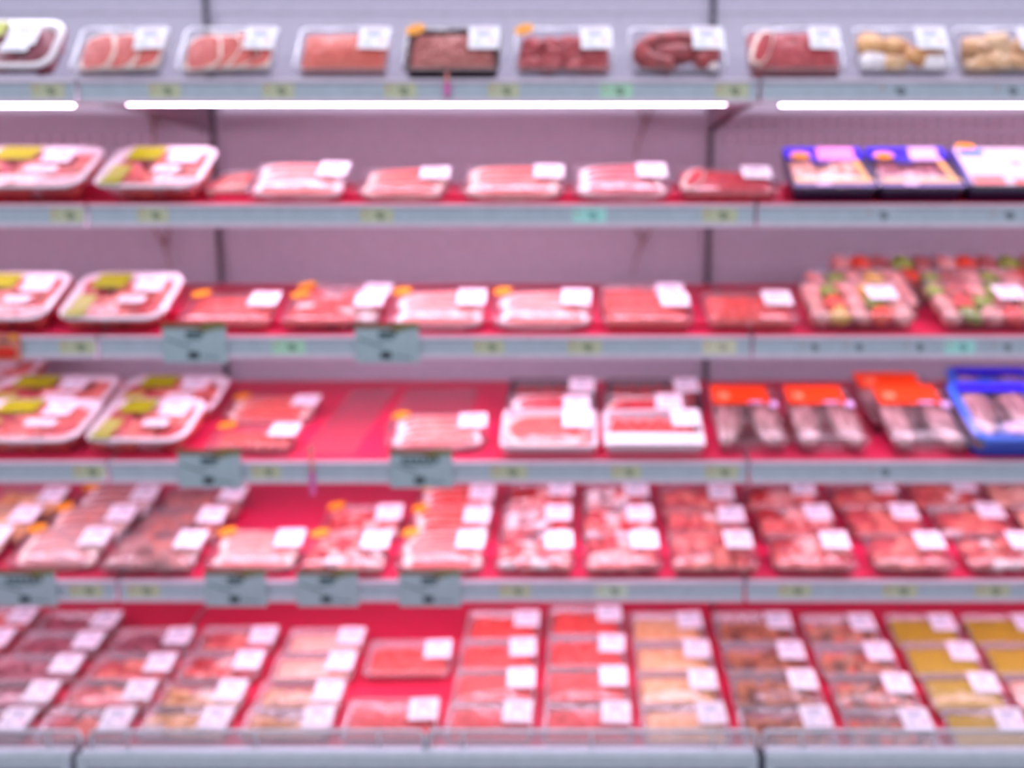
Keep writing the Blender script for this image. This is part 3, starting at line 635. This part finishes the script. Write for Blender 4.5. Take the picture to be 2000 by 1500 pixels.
# ---- second shelf
T2 = 19
for (a, c, var, l) in ((-95, 160, 0, 'white foam tray of pink meat cut by left frame edge, second shelf'), (182, 392, 1, 'white foam tray with olive sticker on the second shelf beside the left upright')):
    pack(2, a, c, .022, 25, .165, .036, 'rose', 'lumps', l, 'foam', extra=foam_extra(True), lab_at=(.045, .118), var=var)
pack(2, 395, 484, .06, 14, .115, .026, 'rose', 'chops', 'small pink pack half hidden beside the foam tray, second shelf', 'clear', nolabel=True, var=0)
for k, a in enumerate(((478, 672, 'palepork', 'strips', 'pack of pale pink pork on second shelf with a raised corner label', 1, 26),
          (694, 874, 'pork', 'strips', 'pack of thin pink-red slices, lowest pack in the middle of second shelf', 0, T2),
          (898, 1104, 'pork', 'strips', 'pack of pale red slices on the second shelf above an empty rail stretch', 0, T2 + 3),
          (1118, 1310, 'beef', 'strips', 'pack of deep red slices on the second shelf above teal price tag', 1, T2 + 5),
          (1328, 1522, 'beef', 'roll', 'pack of red meat with pale fat band beside the blue packs', 1, T2 + 1))):
    pack(2, a[0], a[1], .014, a[6], .118, .023, a[2], a[3], a[4], 'clear', var=a[5])
riser(2, 400, 1482, .014, T2, .118, red_m, 'red strip holding up the packs of the second shelf, middle bay', .5)
riser(2, -400, 390, .022, 25, .165, red_m, 'red strip holding up the foam trays of the second shelf', .5)
def blue_extra(v):
    def f(T, W, L, zt):
        if v < 2:
            patch(T, 'blue_header', blue_print, -W * .48, W * .46, L * .70, L * .985, zt)
            patch(T, 'blue_corner', navy_print, -W * .20, W * .02, L * .58, L * .72, zt + .0001, .3)
            patch(T, 'lilac_panel', pinkprint if v == 0 else lilac_print, -W * (.10 if v == 0 else .0), W * .34, L * .66, L * .975, zt + .0006, .1)
            o = link('orange_badge', STICKER, T); o.location = (-W * .30, L * .78, zt + .0007); o.scale = (1.05, 1.0, 1)
            patch(T, 'gold_band', gold_print, -W * .46, W * .46, L * .11, L * .2, zt, 0, .006)
            patch(T, 'gold_edge', gold_print, W * .36, W * .42, L * .2, L * .68, zt, -.12, .003); patch(T, 'blue_band', navy_print, -W * .48, W * .48, L * .01, L * .10, zt, 0, .004)
            patch(T, 'white_patch', lilac_print, -W * .22, -W * .05, L * .03, L * .12, zt + .0005)
        else:
            patch(T, 'white_card', mat('soft_white_card', (214, 204, 214), .5), -W * .44, W * .46, L * .04, L * .97, zt, 0, .004)
            patch(T, 'sky_patch', sky_print, -W * .40, -W * .10, L * .76, L * .93, zt + .0010); patch(T, 'coral_patch', coral_print, -W * .42, -W * .05, L * .06, L * .26, zt + .0010)
            patch(T, 'orange_patch', coral_print, W * .05, W * .42, L * .05, L * .18, zt + .0010); patch(T, 'print', ink, W * .12, W * .26, L * .52, L * .64, zt + .0010, .3, .002)
            o = link('orange_badge', STICKER, T); o.location = (-W * .28, L * 1.0, zt + .0009)
            patch(T, 'blue_side', navy_print, -W * .50, -W * .445, L * .05, L * .97, zt)
    return f
for k, (a, c, st, kk, l) in enumerate(((1545, 1712, 'lumps', 'chicken', 'blue printed pack with pink panel and pale meat, nearest the right upright'), (1714, 1882, 'flat', 'purple', 'blue printed pack with gold-framed lilac window on the second shelf'),
                                (1886, 2052, 'flat', 'salmon', 'white carded pack with blue edge and coral patches on the second shelf'), (2056, 2222, 'lumps', 'chicken', 'blue printed pack showing only its corner at the right frame edge'))):
    pack(2, a, c, .020, 27, .150, .032, kk, st, l, 'navy', extra=blue_extra((0, 1, 2, 0)[k]), nolabel=True, var=k, cat='printed food pack', name='printed_pack', group='blue printed packs on the second shelf')
riser(2, 1545, 2220, .020, 27, .150, red_m, 'red strip holding up the blue packs of the second shelf', .5)
# ---- third shelf
for (a, c, var, l) in ((-110, 92, 2, 'brightly lit white foam tray at the left end of the third shelf'), (112, 322, 0, 'white foam tray with olive sticker on the third shelf beside first price card')):
    pack(3, a, c, .024, 24, .165, .034, 'rose', 'lumps', l, 'foam', extra=foam_extra(True), lab_at=(.045, .118), var=var)
T3 = 22
S3 = [(345, 530, 'mince', 'mince', 'pack of red mince with orange sticker behind first price card, third shelf', 1, 0, .016, 18),
      (546, 742, 'mince', 'bony', 'front pack of red meat pieces with orange sticker, left of the second price card', 1, 1, .016, 17),
      (755, 948, 'palepork', 'strips', 'pack of glossy pink pork with orange sticker above the second price card', 1, 1, .016, T3),
      (958, 1158, 'palepork', 'strips', 'pack of glossy pink pork with orange sticker, right of the second price card', 1, 1, .016, T3),
      (1174, 1356, 'mince', 'mince', 'front pack of the doubled bright red mince packs, third shelf', 0, 1, .016, 17),
      (1378, 1562, 'mince', 'mince', 'single pack of red mince near the bay joint, third shelf', 0, 2, .016, 20)]
for a in S3: pack(3, a[0], a[1], a[7], a[8], .118, .027, a[2], a[3], a[4], 'clear', bool(a[5]), var=a[6])
pack(3, 562, 756, .122, 17, .118, .027, 'mince', 'bony', 'rear pack of red meat pieces with orange sticker, left of the second price card', 'clear', True, var=2)
pack(3, 1170, 1345, .122, 17, .118, .027, 'mince', 'mince', 'rear pack of the doubled bright red mince packs, third shelf', 'clear', var=2)
riser(3, 346, 1470, .016, 18, .118, red_m, 'red strip holding up the packs of the third shelf, middle bay', .5)
riser(3, -400, 322, .024, 24, .165, red_m, 'red strip holding up the foam trays of the third shelf', .5)
for k, a in enumerate(((1584, 1790, .018, 17, 0, 'front skewer pack with orange and red pepper pieces, third shelf right bay', .0), (1592, 1800, .150, 19, 0, 'skewer pack with yellow pepper behind the front one, third shelf right bay', .0),
         (1842, 2052, .018, 17, 1, 'front skewer pack with green pepper at the right frame edge, third shelf', .0), (1830, 2040, .150, 19, 1, 'middle skewer pack with green pepper at the right frame edge, third shelf', 0.0),
         (1640, 1850, .290, 28, 2, 'rear pack of dull red skewered meat behind the yellow pepper pack', .0), (1850, 2070, .290, 28, 2, 'rear skewer pack with orange pepper at the right frame edge, third shelf', .0))):
    pack(3, a[0], a[1], a[2], a[3], .165, .034, 'kebab', 'kebab', a[5], 'clear', var=a[4], nolabel=(k not in (0, 2)), cat='skewer pack', name='skewer_pack', group='skewer packs on the third shelf', lab_at=(.055, .10))
# ---- fourth shelf
for (a, c, w, t, var, l) in ((-95, 150, .024, 14, 1, 'front white foam tray cut by left frame edge, fourth shelf'), (162, 362, .024, 14, 2, 'front white foam tray with olive sticker on the fourth shelf'),
                          (-60, 190, .214, 14, 0, 'rear white foam tray with olive sticker behind the left-edge one, fourth shelf'), (205, 415, .214, 14, 1, 'rear white foam tray showing its right corner, fourth shelf'), (-170, 40, .404, 14, 0, 'rearmost white foam tray at the left frame edge, fourth shelf')):
    pack(4, a, c, w, t, .165, .036, 'rose', 'lumps', l, 'foam', extra=foam_extra(True), lab_at=(.045, .118), var=var)
riser(4, -400, 362, .404, 14, .165, red_m, 'red strip behind the foam trays of the fourth shelf', .5)
pack(4, 398, 570, .008, 8, .105, .024, 'pork', 'flat', 'front of two small pink packs beside foam trays, fourth shelf, orange sticker', 'clear', True, var=1)
pack(4, 430, 610, .205, 8, .112, .024, 'pork', 'strips', 'rear of two small pink packs beside foam trays, fourth shelf, orange sticker', 'clear', True, var=0)
pack(4, 750, 948, .030, 12, .120, .026, 'palepork', 'strips', 'lone pink pack with orange sticker on the empty part of fourth shelf', 'clear', True, var=1)
def white_band(T, W, L, zt):
    patch(T, 'white_band', paper, -W * .49, W * .49, L * .02, L * .30, zt)
    for k in range(3): patch(T, 'red_stripe', M_['mince'], -W * .42 + k * W * .2, -W * .27 + k * W * .2, L * .52, L * .62, zt, 0, .003)
pack(4, 976, 1168, .016, 18, .125, .028, 'pork', 'steak', 'front white-trayed pack of red meat, fourth shelf, left of two stacks', 'white', lab_at=(.055, .088), var=0)
pack(4, 985, 1165, .138, 18, .125, .028, 'beef', 'strips', 'rear pack of dark red meat, fourth shelf, left of two stacks', 'clear', var=1, lab_at=(.055, .08))
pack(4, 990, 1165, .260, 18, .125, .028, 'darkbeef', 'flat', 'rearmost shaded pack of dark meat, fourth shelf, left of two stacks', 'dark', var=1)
pack(4, 1180, 1378, .016, 18, .125, .028, 'mince', 'flat', 'front pack with wide white band and red stripes, fourth shelf', 'white', extra=white_band, var=0)
pack(4, 1180, 1360, .138, 18, .125, .028, 'beef', 'steak', 'rear pack of red meat with pale rim behind the white banded pack', 'clear', var=0, lab_at=(.045, .088))
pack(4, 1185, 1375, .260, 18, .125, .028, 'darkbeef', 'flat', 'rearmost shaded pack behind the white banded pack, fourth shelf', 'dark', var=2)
def fish_extra(T, W, L, zt):
    o = patch(T, 'red_card', redorange, -W * .46, W * .36, L * .66, L * 1.0, zt, 0, .003)
    patch(o, 'print', mat('pale_orange_print', (252, 150, 110), .5), -W * .36, -W * .22, L * .76, L * .86, zt + .0005, 0, .003); patch(o, 'white_mark', lilac_print, W * .05, W * .25, L * .665, L * .70, zt + .0005, 0, .002)
    patch(T, 'white_sticker', lilac_print, W * .34, W * .46, L * .60, L * .70, zt + .0006)
for (a, c, w, t, v, l) in ((1402, 1544, .020, 17, 0, 'fish pack with red-orange card closest to the bay joint, fourth shelf'), (1556, 1700, .020, 17, 1, 'fish pack with red-orange card, middle of the three front ones'), (1742, 1898, .014, 18, 1, 'fish pack with red-orange card leaning beside the blue tray')):
    pack(4, a, c, w, t, .200, .034, 'fish', 'fish', l, 'clear', extra=fish_extra, nolabel=True, var=v, cat='fish pack', name='fish_pack', group='fish packs with red-orange cards')
pack(4, 1700, 1858, .150, 15, .200, .034, 'fish', 'fish', 'rear fish pack whose red-orange card shows above the one beside the blue tray', 'clear', extra=fish_extra, nolabel=True, var=0, cat='fish pack', name='fish_pack', group='fish packs with red-orange cards')
riser(4, 1402, 1888, .145, 15, .200, red_m, 'red strip holding up the fish packs of the fourth shelf', .5)
def blue_fish(T, W, L, zt):
    patch(T, 'blue_header', blue_print, -W * .40, W * .42, L * .78, L * .93, zt); patch(T, 'white_patch', lilac_print, -W * .12, W * .25, L * .10, L * .24, zt)
pack(4, 1898, 2075, .010, 19, .205, .046, 'fish', 'fish', 'bright blue deep tray of silver fish at the right frame edge', 'blue', extra=blue_fish, nolabel=True, var=0, cat='fish tray', name='fish_tray', group='blue fish trays')
pack(4, 1895, 2075, .170, 15, .205, .046, 'fish', 'fish', 'shaded rear blue tray behind the bright blue fish tray', 'blue', extra=blue_fish, nolabel=True, var=1, cat='fish tray', name='fish_tray', group='blue fish trays')
# clear slip sheets on the empty part of the fourth shelf and fifth shelf
def slip(i, px0, px1, w0, w1, lab):
    xa, xb = xs(i, px0, w0), xs(i, px1, w0); Y, z = on(i, w0, .0006); b = MB(); b.bbox(-(xb - xa) / 2, (xb - xa) / 2, 0, w1 - w0, 0, .0007, .0002)
    o = b.build('slip_sheet', SHEET); o.location = ((xa + xb) / 2, Y, z); o.rotation_euler = (R(SL[i]), 0, 0); tag(o, lab, 'plastic sheet', 'clear sheets on the red mats')
slip(4, 585, 690, .03, .50, 'clear sheet on the empty red mat right of the small pink packs')
slip(4, 745, 905, .17, .50, 'clear sheet on the red mat behind the lone pink pack')

# ---- columns of overlapping packs on the fifth shelf and the bottom deck
def row_w(i, py, tilt, L, H):                          # where a pack must stand for its label's lower edge to be at this height
    lo, hi = -.05, .75
    for _ in range(40):
        w = (lo + hi) / 2; u = L - LH - .005; t = R(tilt); Y, z = on(i, w + u * math.cos(t) - (H + .004) * math.sin(t), u * math.sin(t) + (H + .004) * math.cos(t))
        if proj(0, Y, z)[1] > py: lo = w
        else: hi = w
    return (lo + hi) / 2
ROWN = {1: ['only'], 2: ['front', 'rear'], 3: ['front', 'middle', 'rear'], 4: ['front', 'second', 'third', 'rear'], 5: ['front', 'second', 'third', 'fourth', 'rear']}
def column(i, px0, px1, pyf, rows, kinds, colname, L=.120, H=.025, sticker=False, tray='clear', white=()):
    t0 = 15; ws = [row_w(i, py, t0, L, H) for py in rows]; p = min([b_ - a_ for a_, b_ in zip(ws, ws[1:])] + [.2]); t = min(21, max(11, math.degrees(math.asin(min(.9, (H + .0075) / p))) if len(ws) > 1 else 14))
    if i == 6 and len(ws) > 1:                         # the deck: shorter packs set close behind one another
        L = max(.084, min(.108, p - .004)); t = 10; tray = 'pink'
    ws = [row_w(i, py, t, L, H) for py in rows]
    ws[0] = max(ws[0], .003)
    for k in range(1, len(ws)):                        # keep them from cutting into each other
        ws[k] = max(ws[k], ws[k - 1] + ((H + .0088) / math.sin(R(t)) if i == 5 else (L + .002) / math.cos(R(t))))
    # front edge is measured at height pyf; find that depth
    lo, hi = -.05, .7
    for _ in range(30):
        w = (lo + hi) / 2; Y, z = on(i, w)
        if proj(0, Y, z)[1] > pyf: lo = w
        else: hi = w
    Yr, zr = on(i, w); xa, xb = x_at(px0, Yr, zr), x_at(px1, Yr, zr)
    for k, w in enumerate(ws):
        kd, st, nm = kinds[min(k, len(kinds) - 1)]; Y, z = on(i, max(w, .003), .01); j = random.Random(i * 100 + px0 + k).uniform(-.002, .002)
        pa, _ = proj(xa + j, Y, z); pb, _ = proj(xb + j, Y, z); rn = ROWN[len(ws)][k]
        pack(i, pa, pb, max(w, .003), t, L, H, kd, st, f'pack of {nm} on the {"fifth shelf" if i == 5 else "deck"}, {colname}, {rn} row' if rn != 'only' else f'pack of {nm} on the {"fifth shelf" if i == 5 else "deck"}, alone in {colname}',
             tray, sticker, meat_l=.93 if i == 6 else 1.0, var=(k + px0) % 3, rz=random.Random(px0 + k * 7 + i).uniform(-1.2, 1.2))
    Y, z = on(i, ws[-1], .01)
    riser(i, proj(xa + .004, Y, z)[0], proj(xb - .004, Y, z)[0], ws[-1], t, L, red_m, f'red strip under the rearmost pack of {colname}, {SHN[i]} {"shelf" if i < 6 else "deck"}', .6)
c5 = [(-158, 6, [1062, 1020, 980], [('tan', 'lumps', 'tan and pink meat')], 'leftmost', 0),
      (26, 202, [1062, 1018, 977], [('greypork', 'strips', 'brown-grey meat')], 'second', 1),
      (216, 398, [1070, 1020, 978], [('greypork', 'lumps', 'brownish chicken')], 'third', 0),
      (414, 592, [1066], [('palepork', 'strips', 'shiny pale pork')], 'fourth', 1),
      (598, 762, [1086, 1030], [('bone', 'bony', 'pink-red meat pieces')], 'fifth', 1),
      (779, 948, [1082, 1030, 986], [('mince', 'strips', 'pink-red meat slices')], 'sixth', 1),
      (968, 1120, [1078, 1024, 972], [('bone', 'bony', 'bony red meat')], 'seventh', 0),
      (1138, 1290, [1076, 1023, 976], [('bone', 'bony', 'bony red meat')], 'eighth', 0),
      (1308, 1478, [1082, 1030, 986], [('rose', 'bony', 'fatty red meat')], 'ninth', 0),
      (1500, 1664, [1080, 1022, 974], [('bone', 'lumps', 'red meat pieces')], 'tenth', 0),
      (1690, 1850, [1088, 1030, 976], [('rose', 'lumps', 'rosy meat pieces')], 'eleventh', 0),
      (1872, 2034, [1090, 1030, 978], [('rose', 'bony', 'rosy meat pieces')], 'twelfth', 0),
      (2050, 2210, [1090, 1030, 978], [('chicken', 'lumps', 'pale meat')], 'thirteenth', 0)]
for a in c5: column(5, a[0], a[1], 1108, a[2], a[3], a[4] + (' column' if 'most' in a[4] else ' column from left'), sticker=bool(a[5]))
c6 = [(-262, -92, [1303, 1262, 1216], [('rose', 'lumps', 'orange-pink meat')], 'leftmost'),
      (-72, 106, [1422, 1370, 1313, 1265, 1225], [('purple', 'lumps', 'dark purple-pink meat')], 'second'),
      (126, 296, [1422, 1365, 1310, 1258], [('rose', 'lumps', 'rosy meat'), ('rose', 'lumps', 'rosy meat'), ('rose', 'lumps', 'rosy meat'), ('purple', 'lumps', 'dark pink meat')], 'third'),
      (310, 478, [1420, 1367, 1306, 1255], [('tan', 'bony', 'speckled tan meat'), ('tan', 'bony', 'tan-pink meat'), ('bone', 'lumps', 'pink-red meat'), ('rose', 'lumps', 'dark pink meat')], 'fourth'),
      (500, 670, [1420, 1370, 1308, 1258], [('tan', 'bony', 'pale tan meat'), ('tan', 'chunks', 'pale tan meat'), ('chicken', 'block', 'pale pink meat'), ('chicken', 'block', 'pale pink meat')], 'fifth'),
      (688, 866, [1405, 1284], [('mince', 'mince', 'coarse red mince'), ('mince', 'mince', 'bright red mince')], 'sixth'),
      (882, 1046, [1409, 1342, 1280, 1222], [('mince', 'mince', 'bright red mince')], 'seventh'),
      (1062, 1230, [1411, 1338, 1272, 1212], [('mince', 'mince', 'bright red mince')], 'eighth'),
      (1246, 1410, [1413, 1345, 1284, 1226], [('tan', 'block', 'pale orange chicken')], 'ninth'),
      (1430, 1606, [1420, 1345, 1286, 1226], [('marinade', 'chunks', 'brown-orange marinated meat')], 'tenth'),
      (1626, 1790, [1424, 1352, 1288, 1230], [('mixed', 'chunks', 'mixed brown marinated meat')], 'eleventh'),
      (1812, 1964, [1424, 1352, 1288, 1230], [('mustard', 'crumb', 'mustard yellow crumbed food')], 'twelfth'),
      (1980, 2152, [1424, 1352, 1288, 1230], [('chicken', 'block', 'pale cream chicken'), ('chicken', 'block', 'pale cream chicken'), ('mustard', 'crumb', 'mustard yellow crumbed food')], 'thirteenth')]
for a in c6: column(6, a[0], a[1], 1390, a[2], a[3], a[4] + (' column' if 'most' in a[4] else ' column from left'))
